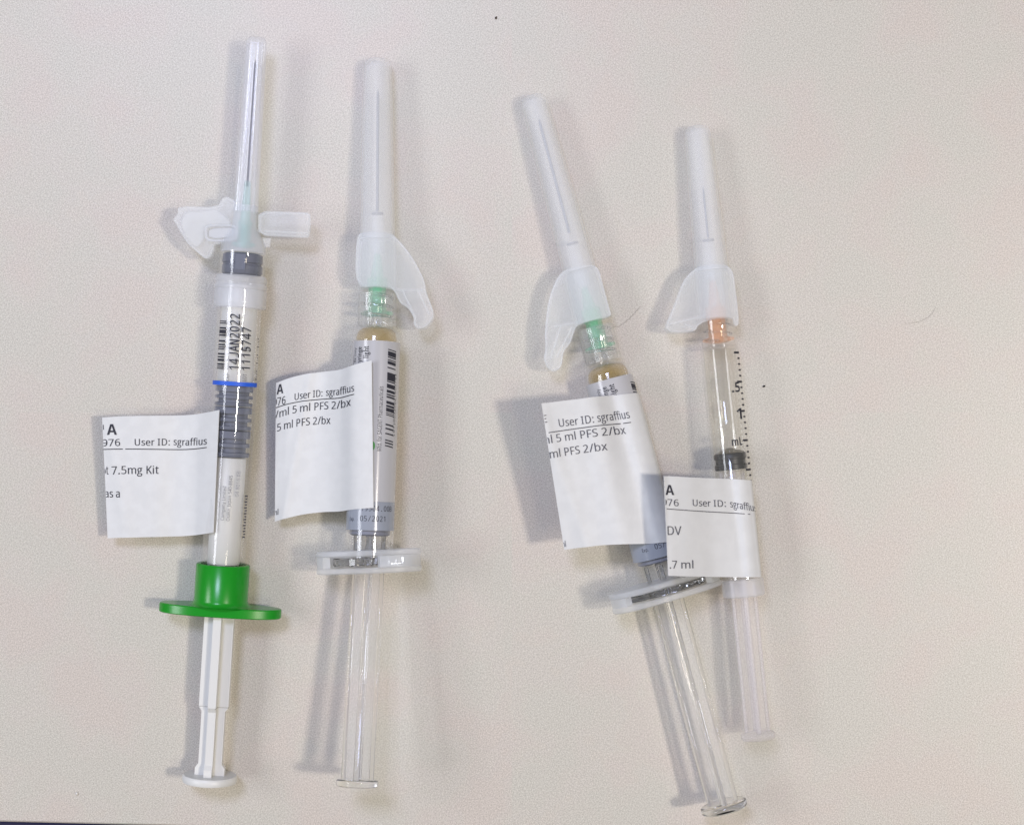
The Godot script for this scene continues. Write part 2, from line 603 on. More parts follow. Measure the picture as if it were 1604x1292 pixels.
func finger_flange(root: Node3D, fr: Transform3D, zc: float, a: float, b: float, half: float, open_from: float, open_to: float, glass_r: float) -> void:
	# a clip-on finger grip: two oval plates joined by a rim, with the glass flange in the slot between them
	var X := Vector3(1, 0, 0)
	var Y := Vector3(0, 1, 0)
	var Z := Vector3(0, 0, 1)
	var o := oval(a, b, 64, 2.5)
	var sh := Shape.new()
	prism(sh, o, zc - half, zc - half + 1.7, 0.35, X, Y, Z)
	prism(sh, o, zc + half - 1.7, zc + half, 0.35, X, Y, Z)
	# the rim leaves the top open for the slot
	var rim := []
	var inner := []
	for i in 61:
		var t := deg_to_rad(lerpf(open_to, open_from + 360.0, i / 60.0))
		var c := Vector2(signf(cos(t)) * a * pow(absf(cos(t)), 0.8), signf(sin(t)) * b * pow(absf(sin(t)), 0.8))
		rim.append(c * 0.985)
		inner.append(Vector2(c.x * (1.0 - 2.6 / a), c.y * 0.86))
	inner.reverse()
	rim.append_array(inner)
	prism(sh, rim, zc - half + 1.69, zc + half - 1.69, 0.0, X, Y, Z)
	part("finger_flange", sh, M.grip, root, fr)
	sh = Shape.new()
	prism(sh, oval(glass_r * 1.22, glass_r * 0.86, 48), zc - (half - 1.8) * 0.8, zc + (half - 1.8) * 0.8, 0.3, X, Y, Z)
	part("barrel_flange", sh, M.clear_solid, root, fr)


func barcode(sh: Shape, surf: Callable, x: float, wide: float, bars: Array, shear: float) -> void:
	for k in bars:
		var d := Vector2(wide, shear)
		for i in 4:
			var a := Vector2(x, k[0]) + d * (i / 4.0)
			var b := Vector2(x, k[0]) + d * ((i + 1) / 4.0)
			var up := Vector2(0, k[1] - k[0])
			ink(sh, surf, a, b, b + up, 0.05, 0)
			ink(sh, surf, a, b + up, a + up, 0.05, 0)


func amber_syringe(root: Node3D, bf: Transform3D, top: float, tail: float, r: float, spin: float, neck: float, rod: Transform3D, rz0: float, rz1: float, rod_r: float, thumb_r: float) -> void:
	# barrel with amber liquid, printed sleeve and clear plunger; top and tail are stations of the barrel's ends
	var sh := Shape.new()
	lathe(sh, [Vector2(top - 0.4, 0), Vector2(top - 0.4, neck), Vector2(top, neck), Vector2(top + 0.35, r * 0.55), Vector2(top + 1.0, r * 0.8), Vector2(top + 2.0, r * 0.93), Vector2(top + 3.4, r * 0.99), Vector2(top + 5, r), Vector2(tail, r), Vector2(tail, r - 0.9), Vector2(top + 5, r - 0.9)], 64)
	var b := part("barrel", sh, M.pane, root, bf)
	var length := tail - top
	sh = Shape.new()
	var q := r - 0.96
	lathe(sh, [Vector2(top + 0.5, 0), Vector2(top + 0.6, q * 0.5), Vector2(top + 1.2, q * 0.8), Vector2(top + 2.2, q * 0.94), Vector2(top + 3.6, q), Vector2(tail - 15, q), Vector2(tail - 15, 0)], 56)
	part("liquid", sh, M.amber, root, bf)
	sh = Shape.new()
	lathe(sh, [Vector2(tail - 14.8, 0), Vector2(tail - 14.4, q - 0.3), Vector2(tail - 12.6, q), Vector2(tail - 12.2, q - 0.5), Vector2(tail - 11.6, q), Vector2(tail - 10, q), Vector2(tail - 9.6, q - 0.5), Vector2(tail - 9, q), Vector2(tail - 6.8, q), Vector2(tail - 6.4, q - 0.8), Vector2(tail - 6.4, 0)], 48)
	part("stopper", sh, M.grey_rubber, root, bf)
	# the printed sleeve round the barrel
	var z0 := top + 5.0
	var z1 := tail - 8.0
	var tint_start := z1 - 8.2  # from here down the sleeve is coloured as if in bluish light
	sh = Shape.new()
	var e := r + 0.1
	lathe(sh, [Vector2(z0, r), Vector2(z0, e), Vector2(tint_start, e), Vector2(tint_start, r), Vector2(z0, r)], 72)
	var s := part("barrel_sleeve", sh, M.sleeve, root, bf)
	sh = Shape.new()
	lathe(sh, [Vector2(tint_start + 0.02, r), Vector2(tint_start + 0.02, e), Vector2(z1, e), Vector2(z1, r), Vector2(tint_start + 0.02, r)], 72)
	part("sleeve_light_tint", sh, M.sleeve_light_tint, s)  # same sleeve, not a separate strip: bluish light put into its colour
	var surf := on_tube(e)
	var at := func(deg: float, z: float) -> Vector2: return Vector2(deg_to_rad(deg + spin) * e, z)
	sh = Shape.new()
	write(sh, surf, "light", "bold", at.call(-13.0, z0 + 5.1), at.call(-13.0, z0 + 1.7), Vector2(-1.6, 0))
	write(sh, surf, "syringe", "bold", at.call(-32.0, z0 + 7.0), at.call(-32.0, z0 + 1.9), Vector2(-1.45, 0))
	write(sh, surf, "Rx only", "plain", at.call(-50.0, z0 + 6.2), at.call(-50.0, z0 + 2.0), Vector2(-1.1, 0))
	write(sh, surf, "Mfd. for SAGENT Pharmaceuticals", "plain", at.call(25.0, z0 + 31.6), at.call(25.0, z0 + 13.1), Vector2(-1.3, 0))
	write(sh, surf, "19504.00B", "mono", at.call(-18.0, tint_start + 2.7), at.call(63.0, tint_start + 2.7), Vector2(0, -1.5))
	write(sh, surf, "05/2021", "mono", at.call(-20.0, tint_start + 5.6), at.call(42.0, tint_start + 5.6), Vector2(0, -1.5))
	write(sh, surf, "Lot", "plain", at.call(-50.0, tint_start + 2.0), at.call(-38.0, tint_start + 2.0), Vector2(0, -1.0))
	write(sh, surf, "Exp.", "plain", at.call(-52.0, tint_start + 5.6), at.call(-36.0, tint_start + 5.6), Vector2(0, -1.0))
	write(sh, surf, "(01)00325021405743", "mono", at.call(66.0, z0 + 27.0), at.call(66.0, z0 + 9.2), Vector2(-1.0, 0))
	stroke(sh, surf, at.call(-62.0, z0 + 4.0), at.call(-62.0, z0 + 8.0), Vector2(0.15, 0), 3, 0.04)
	part("printed_text", sh, M.ink, s)
	sh = Shape.new()
	var bars := []
	var z := z0 + 2.2
	for k in [[0.3, 0.3], [1.4, 0.15], [0.35, 0.45], [0.3, 0.2], [0.9, 0.8], [0.35, 1.2], [2.3, 0.15], [0.35, 0.5], [1.2, 0.5], [0.8, 0.35], [0.4, 0.25], [0.5, 0.9], [0.8, 0.35], [0.6, 0.2], [1.1, 0.3], [0.25, 0.25], [0.3, 2.4], [0.45, 0.7], [0.45, 1.0], [0.4, 1.5], [0.35, 0.4], [0.4, 0.45], [0.35, 0.3]]:
		bars.append([z, z + k[0]])
		z += k[0] + k[1]
	barcode(sh, surf, deg_to_rad(34.0 + spin) * e, deg_to_rad(26.0) * e, bars, 0.5)
	part("barcode", sh, M.ink, s)
	sh = Shape.new()
	var c: Vector2 = at.call(4.0, z0 + 30.2)
	for i in 10:
		var a0 := TAU * i / 10.0
		var a1 := TAU * (i + 1) / 10.0
		ink(sh, surf, c, c + Vector2(cos(a0) * 0.75, sin(a0) * 1.3), c + Vector2(cos(a1) * 0.75, sin(a1) * 1.3), 0.05, 0)
	part("printed_leaf", sh, M.green_print, s)
	# clear plunger rod with its thumb disc
	plunger(root, rod, rz0, rz1, rod_r, thumb_r, 1.5, M.clear_rod, M.clear_edge, M.clear_edge)


func plunger(root: Node3D, rod: Transform3D, z0: float, z1: float, r: float, thumb: float, rib: float, web: Material, edge: Material, disc: Material) -> void:
	# a cross-shaped rod: thin webs with a thicker bead along each of the four edges
	var X := Vector3(1, 0, 0)
	var Y := Vector3(0, 1, 0)
	var Z := Vector3(0, 0, 1)
	var sh := Shape.new()
	prism(sh, plus(r - 1.22, r - 1.72, rib * 0.7), z0, z1, 0.05, X, Y, Z)
	var o := part("plunger_rod", sh, web, root, rod)
	sh = Shape.new()
	for k in [[0.0, r - 0.85, 0.85], [0.0, 0.85 - r, 0.85], [r - 0.6, 0.0, 0.6], [0.6 - r, 0.0, 0.6]]:
		var one := Shape.new()
		lathe(one, plug(z0, z1, k[2], 0.1), 16)
		for i in one.v.size():
			one.v[i] += Vector3(k[0], k[1], 0)
		sh.v.append_array(one.v)
		sh.n.append_array(one.n)
	part("rod_edge", sh, edge, o)
	sh = Shape.new()
	lathe(sh, [Vector2(z1 + 0.05, 0), Vector2(z1 + 0.05, thumb - 0.4), Vector2(z1 + 0.35, thumb), Vector2(z1 + 1.6, thumb), Vector2(z1 + 2.0, thumb - 0.4), Vector2(z1 + 2.0, 0)], 56)
	part("thumb_disc", sh, disc, o)


func lamp(called: String, label: String, at: Vector3, size: Vector2, energy: float, color: Color) -> void:
	# a ceiling fitting: housing, glowing diffuser and the light that it gives, aimed at the table
	var o := Node3D.new()
	o.name = called
	add_child(o, true)
	o.look_at_from_position(at, Vector3.ZERO, Vector3(0, 0, -1))
	o.set_meta("label", label)
	o.set_meta("category", "lamp")
	var box := MeshInstance3D.new()
	box.name = "housing"
	var bm := BoxMesh.new()
	bm.size = Vector3(size.x + 0.04, size.y + 0.04, 0.05)
	box.mesh = bm
	box.position.z = 0.03
	box.material_override = M.lamp_housing
	o.add_child(box, true)
	var pane := MeshInstance3D.new()
	pane.name = "lamp_diffuser"
	var pm := BoxMesh.new()
	pm.size = Vector3(size.x, size.y, 0.004)
	pane.mesh = pm
	pane.position.z = 0.002
	var glow := StandardMaterial3D.new()
	glow.albedo_color = Color(0.9, 0.9, 0.9)
	glow.emission_enabled = true
	glow.emission = color
	glow.emission_energy_multiplier = 1.0
	pane.material_override = glow
	o.add_child(pane, true)
	var l := AreaLight3D.new()
	l.name = "lamp_light"
	l.area_size = size
	l.light_color = color
	l.light_energy = energy
	l.area_range = 6.0
	l.shadow_enabled = true
	l.position.z = -0.003
	o.add_child(l, true)


func speck(called: String, label: String, category: String, at: Vector3, size: Vector3, turn: float, m: Material, seeded: int) -> void:
	var rng := RandomNumberGenerator.new()
	rng.seed = seeded
	var sh := Shape.new()
	var rings := 5
	var around := 8
	var p := []
	for i in rings + 1:
		var row := []
		for k in around:
			var t := PI * i / rings
			var a := TAU * k / around
			row.append(Vector3(sin(t) * cos(a) * size.x, cos(t) * size.y + size.y, sin(t) * sin(a) * size.z) * (rng.randf_range(0.8, 1.15) if i > 0 and i < rings else 1.0))
		p.append(row)
	var mid := Vector3(0, size.y, 0)
	for i in rings:
		for k in around:
			var a: Vector3 = p[i][k]
			var b: Vector3 = p[i][(k + 1) % around]
			var c: Vector3 = p[i + 1][(k + 1) % around]
			var d: Vector3 = p[i + 1][k]
			sh.quad(a, b, c, d, (a - mid).normalized(), (b - mid).normalized(), (c - mid).normalized(), (d - mid).normalized())
	var o := part(called, sh, m, self)
	o.position = at * MM
	o.rotation.y = turn
	o.set_meta("label", label)
	o.set_meta("category", category)


func hair(label: String, path: Array, r: float, group := "") -> void:
	var us := []
	for i in path.size():
		us.append(float(i) / (path.size() - 1))
	var pts := []
	for i in 41:
		pts.append(along(path, us, i / 40.0) - path[0])
	var sh := Shape.new()
	wire(sh, pts, r, 5)
	var o := part("hair", sh, M.hair, self)
	o.position = path[0] * MM
	o.set_meta("label", label)
	o.set_meta("category", "hair")


func _ready() -> void:
	var cam := Camera3D.new()
	cam.name = "camera"
	cam.fov = 27.405
	cam.near = 0.05
	cam.far = 20.0
	add_child(cam)
	cam.position = Vector3(0, 0.5, 0)
	cam.rotation_degrees = Vector3(-90, 0, 0)
	cam.current = true
	var lens := CameraAttributesPhysical.new()
	lens.frustum_focal_length = 49.22
	lens.frustum_focus_distance = 0.492
	lens.exposure_aperture = 9.0
	lens.frustum_near = 0.05
	lens.frustum_far = 20.0
	cam.attributes = lens
	var e := Environment.new()
	e.background_mode = Environment.BG_COLOR
	e.background_color = Color(0.45, 0.45, 0.445)
	e.background_energy_multiplier = 1.0
	e.tonemap_mode = Environment.TONE_MAPPER_LINEAR
	e.tonemap_exposure = 0.925
	e.sdfgi_enabled = true
	e.ssao_enabled = true
	e.ssil_enabled = true
	var w := WorldEnvironment.new()
	w.name = "room_light"
	w.environment = e
	add_child(w)
	materials()
	lamp("ceiling_lamp", "small square ceiling lamp to the right above the table", Vector3(1.06, 1.82, 0.08), Vector2(0.17, 0.17), 2.05, Color(1.0, 0.965, 0.92))
	lamp("ceiling_lamp", "wide ceiling panel lamp to the left above the table", Vector3(-1.25, 1.08, -0.05), Vector2(0.4, 0.85), 1.1, Color(0.955, 0.97, 1.0))
	lamp("ceiling_lamp", "bluish panel lamp beyond the needle ends of the syringes", Vector3(-0.25, 1.3, -0.5), Vector2(0.3, 0.25), 0.85, Color(0.8, 0.84, 1.0))
	lamp("ceiling_lamp", "warm panel lamp on the near right side of the table", Vector3(0.76, 1.8, 0.47), Vector2(0.3, 0.3), 0.4, Color(1.0, 0.95, 0.86))

	# ----- the table -----
	var X := Vector3(1, 0, 0)
	var Y := Vector3(0, 1, 0)
	var Z := Vector3(0, 0, 1)
	var sh := Shape.new()
	prism(sh, [Vector2(-420, -360), Vector2(420, -360), Vector2(420, 135.0), Vector2(-420, 114.4)], -25.0, 0.0, 0.5, X, Z, Y)
	var table := part("table", sh, M.table, self)
	table.set_meta("kind", "structure")
	table.set_meta("label", "beige table top with a fine mottled grain under the syringes")
	sh = Shape.new()
	prism(sh, [Vector2(-420, 114.45), Vector2(420, 135.05), Vector2(420, 138.2), Vector2(-420, 117.6)], -25.0, -0.4, 0.6, X, Z, Y)
	part("edge_band", sh, M.edge_band, table)

	syringe_with_green_grip()
	second_syringe()
	leaning_syringe()
	clear_syringe()

	speck("crumb", "tiny brown crumb near the far edge of the table", "crumb", Vector3(-4.72, 0.0, -116.6), Vector3(0.28, 0.2, 0.5), -0.3, M.crumb_brown, 3)
	speck("crumb", "tiny black speck right of the clear graduated syringe", "crumb", Vector3(74.53, 0.0, -7.74), Vector3(0.45, 0.15, 0.28), 0.2, M.crumb_dark, 4)
	speck("crumb", "small white crumb near the table's dark edge", "crumb", Vector3(-128.68, 0.0, 112.64), Vector3(0.4, 0.25, 0.45), 0.0, M.crumb_white, 5)
	hair("fine dark hair lying curved on the bare table at right", [Vector3(115.83, 0.1, -26.32), Vector3(118.84, 0.1, -26.49), Vector3(121.67, 0.1, -27.35), Vector3(123.94, 0.1, -28.86), Vector3(125.26, 0.1, -30.94)], 0.028)
	hair("thin hair beside the green hub of the leaning syringe", [Vector3(28.86, 0.1, -25.09), Vector3(31.69, 0.1, -25.47), Vector3(33.58, 0.1, -26.79), Vector3(35.46, 0.1, -28.48), Vector3(37.92, 0.1, -31.31)], 0.03)


func syringe_with_green_grip() -> void:
	var root := thing("syringe", "syringe with bright green finger grip, white plunger and open needle guard wings", "syringe", Vector3(-82.26, 0.0, -8.68))
	var fr := frame(Vector3(-73.92, 10.3, -108.66), Vector3(-88.06, 8.2, 107.27))
	var X := Vector3(1, 0, 0)
	var Y := Vector3(0, 1, 0)
	var Z := Vector3(0, 0, 1)
	# needle under a clear fluted cap
	var sh := Shape.new()
	lathe(sh, [Vector2(0, 0), Vector2(0.05, 1.48), Vector2(0.25, 2.21), Vector2(0.7, 2.62), Vector2(1.6, 2.82), Vector2(44.76, 3.32), Vector2(50.69, 3.51), Vector2(50.69, 2.77), Vector2(1.9, 2.12), Vector2(1.7, 0)], 112, 14, 0.04)
	part("needle_cap", sh, M.cap_clear, root, fr)
	needle(root, fr, 6.47, 43.28, 0.34, M.steel)
	hub(root, fr, M.teal_hub, 41.8, 53.09, 54.39, 61.06, 2.3)
	# needle base: frosted body that widens to the sleeve
	sh = Shape.new()
	lathe(sh, [Vector2(48.83, 3.32), Vector2(54.94, 3.69), Vector2(56.98, 4.62), Vector2(59.2, 6.09), Vector2(60.32, 6.46), Vector2(62.54, 6.55), Vector2(62.54, 5.91), Vector2(59.58, 5.35), Vector2(55.13, 3.14), Vector2(48.83, 2.77), Vector2(48.83, 3.32)], 56)
	part("needle_base", sh, M.milky, root, fr)
	# left wing: folded guard half with a raised pocket
	var o := rounded([Vector2(-19.4, 50.29), Vector2(-8.3, 49.93), Vector2(-6.64, 46.86), Vector2(-5.16, 46.76), Vector2(-3.06, 47.74), Vector2(-1.67, 49.13), Vector2(-1.07, 58.53), Vector2(-6.7, 60.38), Vector2(-8.52, 60.87), Vector2(-8.45, 61.98), Vector2(-9.05, 64.24), Vector2(-10.67, 65.09), Vector2(-12.41, 63.91), Vector2(-16.71, 60.48), Vector2(-19.81, 55.5), Vector2(-20.8, 54.45), Vector2(-19.61, 52.71)], 1, 0.2)
	sh = Shape.new()
	prism(sh, o, 0.4, 1.3, 0.25, X, Z, Y)
	skirt(sh, o, -2.6, 0.4, 0.6, X, Z, Y)
	var wing := part("guard_wing", sh, M.frosted, root, fr, "ragged folded wing of the needle guard")
	sh = Shape.new()
	var pocket := rounded([Vector2(-17.07, 51.8), Vector2(-11.55, 51.26), Vector2(-8.09, 50.29), Vector2(-2.6, 54.93), Vector2(-9.81, 55.22), Vector2(-11.2, 56.79), Vector2(-11.18, 59.94), Vector2(-13.24, 62.48), Vector2(-16.4, 59.54), Vector2(-18.34, 55.22)], 1, 0.2)
	prism(sh, pocket, 1.31, 2.7, 0.35, X, Z, Y)
	part("guard_pocket", sh, M.guard, wing)
	sh = Shape.new()
	skirt(sh, rounded([Vector2(-11.06, 56.04), Vector2(-9.44, 55.19), Vector2(-2.8, 54.76), Vector2(-1.42, 55.96), Vector2(-1.42, 58.93), Vector2(-6.73, 60.02), Vector2(-10.63, 59.9)], 1, 0.2), 1.31, 3.4, 0.55, X, Z, Y)
	prism(sh, rounded([Vector2(-10.11, 56.35), Vector2(-2.38, 55.47), Vector2(-2.02, 58.23), Vector2(-9.74, 59.29)], 1, 0.2), 1.6, 2.4, 0.2, X, Z, Y)
	part("guard_hinge", sh, M.milky, wing)
	# right wing: plain channel
	o = rounded([Vector2(3.77, 50.25), Vector2(18.01, 49.69), Vector2(18.99, 50.55), Vector2(19.0, 56.48), Vector2(18.12, 57.09), Vector2(4.22, 57.26)], 1, 0.15)
	sh = Shape.new()
	prism(sh, o, 0.9, 1.8, 0.25, X, Z, Y)
	skirt(sh, o, -1.6, 0.9, 0.6, X, Z, Y)
	bar(sh, [Vector2(5.8, 55.86), Vector2(18.02, 55.62)][0], [Vector2(5.8, 55.86), Vector2(18.02, 55.62)][1], 0.5, -1.0, 0.85)
	wing = part("guard_wing", sh, M.guard, root, fr, "plain straight wing of the needle guard")
	sh = Shape.new()
	prism(sh, [Vector2(5.38, 57.93), Vector2(7.96, 57.76), Vector2(7.77, 60.55), Vector2(6.29, 60.65)], 0.2, 1.2, 0.2, X, Z, Y)
	part("guard_tab", sh, M.frosted, wing)
	# clear sleeve with the dark front stopper, then the milky screw collar
	sh = Shape.new()
	lathe(sh, tube(62.17, 69.95, 6.65, 0.5, 0.15), 48)
	part("front_sleeve", sh, M.pane, root, fr)
	sh = Shape.new()
	lathe(sh, [Vector2(62.72, 0), Vector2(62.72, 4.6), Vector2(63.19, 5.7), Vector2(65.5, 5.9), Vector2(65.69, 5.5), Vector2(66.24, 5.5), Vector2(66.43, 5.9), Vector2(68.47, 5.9), Vector2(69.02, 5.3), Vector2(69.02, 0)], 48)
	prism(sh, [Vector2(-1.2, 63.28), Vector2(1.9, 63.28), Vector2(1.9, 67.91), Vector2(-1.2, 67.91)], 5.0, 6.05, 0.1, X, Z, Y)
	part("front_stopper", sh, M.slate_rubber, root, fr)
	sh = Shape.new()
	var rc := 7.57
	lathe(sh, [Vector2(69.21, rc - 0.6), Vector2(69.95, rc - 0.15), Vector2(71.06, rc - 0.1), Vector2(71.43, rc - 0.4), Vector2(71.99, rc), Vector2(72.92, rc), Vector2(73.29, rc - 0.3), Vector2(73.84, rc), Vector2(76.99, rc), Vector2(78.29, rc + 0.1), Vector2(78.66, rc - 0.3), Vector2(78.66, rc - 1.0), Vector2(69.95, rc - 1.2), Vector2(69.21, rc - 0.9), Vector2(69.21, rc - 0.6)], 64)
	part("screw_collar", sh, M.milky, root, fr, "")
	# glass barrel and what it holds
	var r := 6.32
	sh = Shape.new()
	lathe(sh, tube(70.69, 153.48, r, 0.8, 0.2), 64)
	var barrel := part("barrel", sh, M.pane, root, fr)
	var q := r - 0.85
	sh = Shape.new()
	lathe(sh, plug(71.8, 100.82, q - 0.35, 0.4), 56)
	part("powder", sh, M.powder, root, fr)
	for k in [[101.19, 107.04], [107.32, 113.91], [114.19, 121.71]]:
		sh = Shape.new()
		var l: float = k[1] - k[0]
		var z: float = k[0]
		lathe(sh, [Vector2(z, 0), Vector2(z, q - 0.2), Vector2(z + 0.15, q), Vector2(z + l * 0.28, q), Vector2(z + l * 0.3, q - 1.1), Vector2(z + l * 0.46, q - 1.1), Vector2(z + l * 0.48, q), Vector2(z + l * 0.62, q), Vector2(z + l * 0.64, q - 1.1), Vector2(z + l * 0.82, q - 1.1), Vector2(z + l * 0.84, q), Vector2(z + l - 0.15, q), Vector2(z + l, q - 0.2), Vector2(z + l, 0)], 56)
		part("stopper", sh, M.slate_rubber, root, fr)
	# print on the barrel
	var surf := on_tube(r + 0.05)
	sh = Shape.new()
	write(sh, surf, "14JAN2022", "mono", Vector2(1.82, 96.44), Vector2(1.18, 80.56), Vector2(-2.7, 0), 2)
	write(sh, surf, "14JAN2022", "mono", Vector2(1.95, 96.54), Vector2(1.31, 80.66), Vector2(-2.7, 0), 2, false, 0.045)
	write(sh, surf, "1115747", "mono", Vector2(5.47, 96.51), Vector2(4.95, 84.23), Vector2(-2.6, 0), 2, false, 0.045)
	write(sh, surf, "1115747", "mono", Vector2(5.3, 96.41), Vector2(4.79, 84.13), Vector2(-2.6, 0), 2)
	barcode(sh, surf, Vector2(-5.16, 89.67).x, 2.6, [[82.68, 83.01], [83.23, 83.57], [84.53, 85.05], [85.27, 86.35], [86.57, 87.09], [88.24, 88.76], [89.35, 89.78], [90.09, 90.43], [90.65, 90.98], [91.95, 92.47], [92.87, 93.3], [93.62, 94.32], [94.92, 95.43], [95.66, 95.99], [96.21, 96.55]], 0.0)
	part("printed_text", sh, M.ink, barrel)
	sh = Shape.new()
	write(sh, surf, "EXP", "plain", Vector2(-0.7, 99.9), Vector2(-0.65, 97.7), Vector2(-0.9, 0))
	write(sh, surf, "LOT", "plain", Vector2(4.34, 99.58), Vector2(4.4, 97.56), Vector2(-1.2, 0))
	for i in 17:
		stroke(sh, surf, Vector2(8.2 + 0.5 * (i % 3), 87.0 + i * 0.78), Vector2(8.9 + 0.3 * (i % 2), 87.0 + i * 0.78), Vector2(0, 0.4), 3, 0.04)
	part("small_print", sh, M.grey_ink, barrel)
	sh = Shape.new()
	var zb := 100.55
	lathe(sh, [Vector2(zb - 0.6, r), Vector2(zb - 0.6, r + 0.06), Vector2(zb + 0.6, r + 0.06), Vector2(zb + 0.6, r), Vector2(zb - 0.6, r)], 64)
	part("blue_ring", sh, M.blue_print, barrel)
	sh = Shape.new()
	write(sh, surf, "Company Limited", "plain", Vector2(0.39, 139.79), Vector2(0.5, 130.06), Vector2(-0.95, 0))
	write(sh, surf, "Osaka, Japan 540-8645", "plain", Vector2(2.03, 139.89), Vector2(2.11, 126.86), Vector2(-0.95, 0))
	part("small_print", sh, M.grey_ink, barrel)
	sh = Shape.new()
	write(sh, surf, "04 8016-R6", "plain", Vector2(4.25, 132.85), Vector2(4.55, 125.49), Vector2(-1.1, 0))
	part("small_print", sh, M.pale_ink, barrel)
	sh = Shape.new()
	for i in 15:
		stroke(sh, surf, Vector2(6.6 + 0.3 * (i % 2), 132.48 + i * 0.85), Vector2(8.0, 132.48 + i * 0.85), Vector2(0, 0.42), 3, 0.04)
	part("small_print", sh, M.grey_ink, barrel)
	# white plunger rod: full width, then a narrower neck, a flare and the thumb disc
	var za := 121.89
	var z2 := 194.6
	var z3 := 211.18
	var z4 := 214.35
	var rr := 4.29
	var rn := 3.41
	sh = Shape.new()
	prism(sh, plus(rr, rr, 2.3), za, z2, 0.3, X, Y, Z)
	lathe(sh, plug(za + 0.05, 153.11, 4.68, 0.3), 48)
	var rod := part("plunger_rod", sh, M.white_plastic, root, fr)
	sh = Shape.new()
	# the two shoulders where the rod narrows and flares
	for k in [[z2, z2 + 1.1, rr, rn], [z2 + 1.1, z3 - 0.2, rn, rn], [z3 - 0.2, z3 + 1.1, rn, rr], [z3 + 1.1, z4 + 0.1, rr, rr]]:
		for turn in 2:
			var ax := X if turn == 0 else Y
			var ay := Y if turn == 0 else X
			prism(sh, [Vector2(-k[2], k[0]), Vector2(k[2], k[0]), Vector2(k[3], k[1]), Vector2(-k[3], k[1])], -1.14 + 0.01 * turn, 1.14 - 0.01 * turn, 0.0, ax, Z, ay)
	part("rod_neck", sh, M.white_plastic, rod)
	sh = Shape.new()
	lathe(sh, [Vector2(z4, 0), Vector2(z4, 7.59), Vector2(z4 + 0.4, 7.87), Vector2(z4 + 1.7, 7.87), Vector2(z4 + 2.1, 7.69), Vector2(z4 + 2.1, 0)], 56)
	part("thumb_disc", sh, M.white_plastic, rod)
	# green finger grip: collar, fillet and oval flange
	sh = Shape.new()
	var g0 := 152.92
	var g1 := 165.01
	var g2 := 167.8
	var gr := 7.77
	lathe(sh, [Vector2(g0, r + 0.1), Vector2(g0, gr - 0.3), Vector2(g0 + 0.3, gr), Vector2(g1 - 1.6, gr), Vector2(g1 - 0.8, gr + 0.25), Vector2(g1 - 0.2, gr + 0.9), Vector2(g1, gr + 1.6), Vector2(g1 + 0.1, r + 0.1)], 64)
	var grip := part("finger_grip", sh, M.green_plastic, root, fr)
	sh = Shape.new()
	prism(sh, oval(17.76, 6.9, 72, 2.2), g1, g2, 0.3, X, Y, Z)
	part("grip_flange", sh, M.green_plastic, grip)
	# paper flag
	var f := flag(root, [0.000, 0.164, 0.437, 0.683, 0.809, 0.907, 1.000], [Vector3(-119.29, 7.6, 1.49), Vector3(-113.44, 8.8, 1.11), Vector3(-104.13, 9.0, 0.93), Vector3(-95.83, 8.8, 0.83), Vector3(-91.31, 10.2, 0.46), Vector3(-87.48, 13.0, -0.09), Vector3(-83.9, 15.6, -0.73)], [Vector3(-118.0, 6.8, 36.66), Vector3(-112.74, 7.8, 36.4), Vector3(-104.26, 8.4, 36.17), Vector3(-96.88, 8.2, 36.0), Vector3(-92.57, 9.4, 35.64), Vector3(-89.13, 12.0, 35.08), Vector3(-85.72, 14.6, 34.44)], [[0.02, 0.2, 0.07, 0.5], [0.62, 0.6, 0.09, -0.4], [0.3, 0.5, 0.12, 0.25]])
	var p: Callable = f[1]
	sh = Shape.new()
	write(sh, p, "A", "bold", Vector2(0.0379, 0.1451), Vector2(0.1209, 0.1501), Vector2(0, -0.088), 1, true)
	stroke(sh, p, Vector2(0.006, 0.06), Vector2(0.012, 0.06), Vector2(0, 0.04))
	write(sh, p, "1976", "plain", Vector2(-0.0553, 0.2349), Vector2(0.1459, 0.2437), Vector2(0, -0.058), 1, true)
	write(sh, p, "User ID:", "plain", Vector2(0.2747, 0.2442), Vector2(0.5776, 0.2466), Vector2(0, -0.056), 1, true)
	write(sh, p, "sgraffius", "plain", Vector2(0.6113, 0.2444), Vector2(0.9077, 0.2645), Vector2(0, -0.058), 1, true)
	stroke(sh, p, Vector2(-0.0004, 0.2592), Vector2(0.1677, 0.2659), Vector2(0, 0.007))
	stroke(sh, p, Vector2(0.1901, 0.2663), Vector2(0.9087, 0.2856), Vector2(0, 0.007))
	write(sh, p, "ot", "plain", Vector2(-0.0216, 0.4698), Vector2(0.0357, 0.4727), Vector2(0, -0.07), 1, true)
	write(sh, p, "7.5mg Kit", "plain", Vector2(0.0672, 0.4742), Vector2(0.4833, 0.4797), Vector2(0, -0.066), 1, true)
	write(sh, p, "as a", "plain", Vector2(-0.0075, 0.6610), Vector2(0.1327, 0.6671), Vector2(0, -0.066), 1, true)
	part("printed_text", sh, M.ink, f[0])


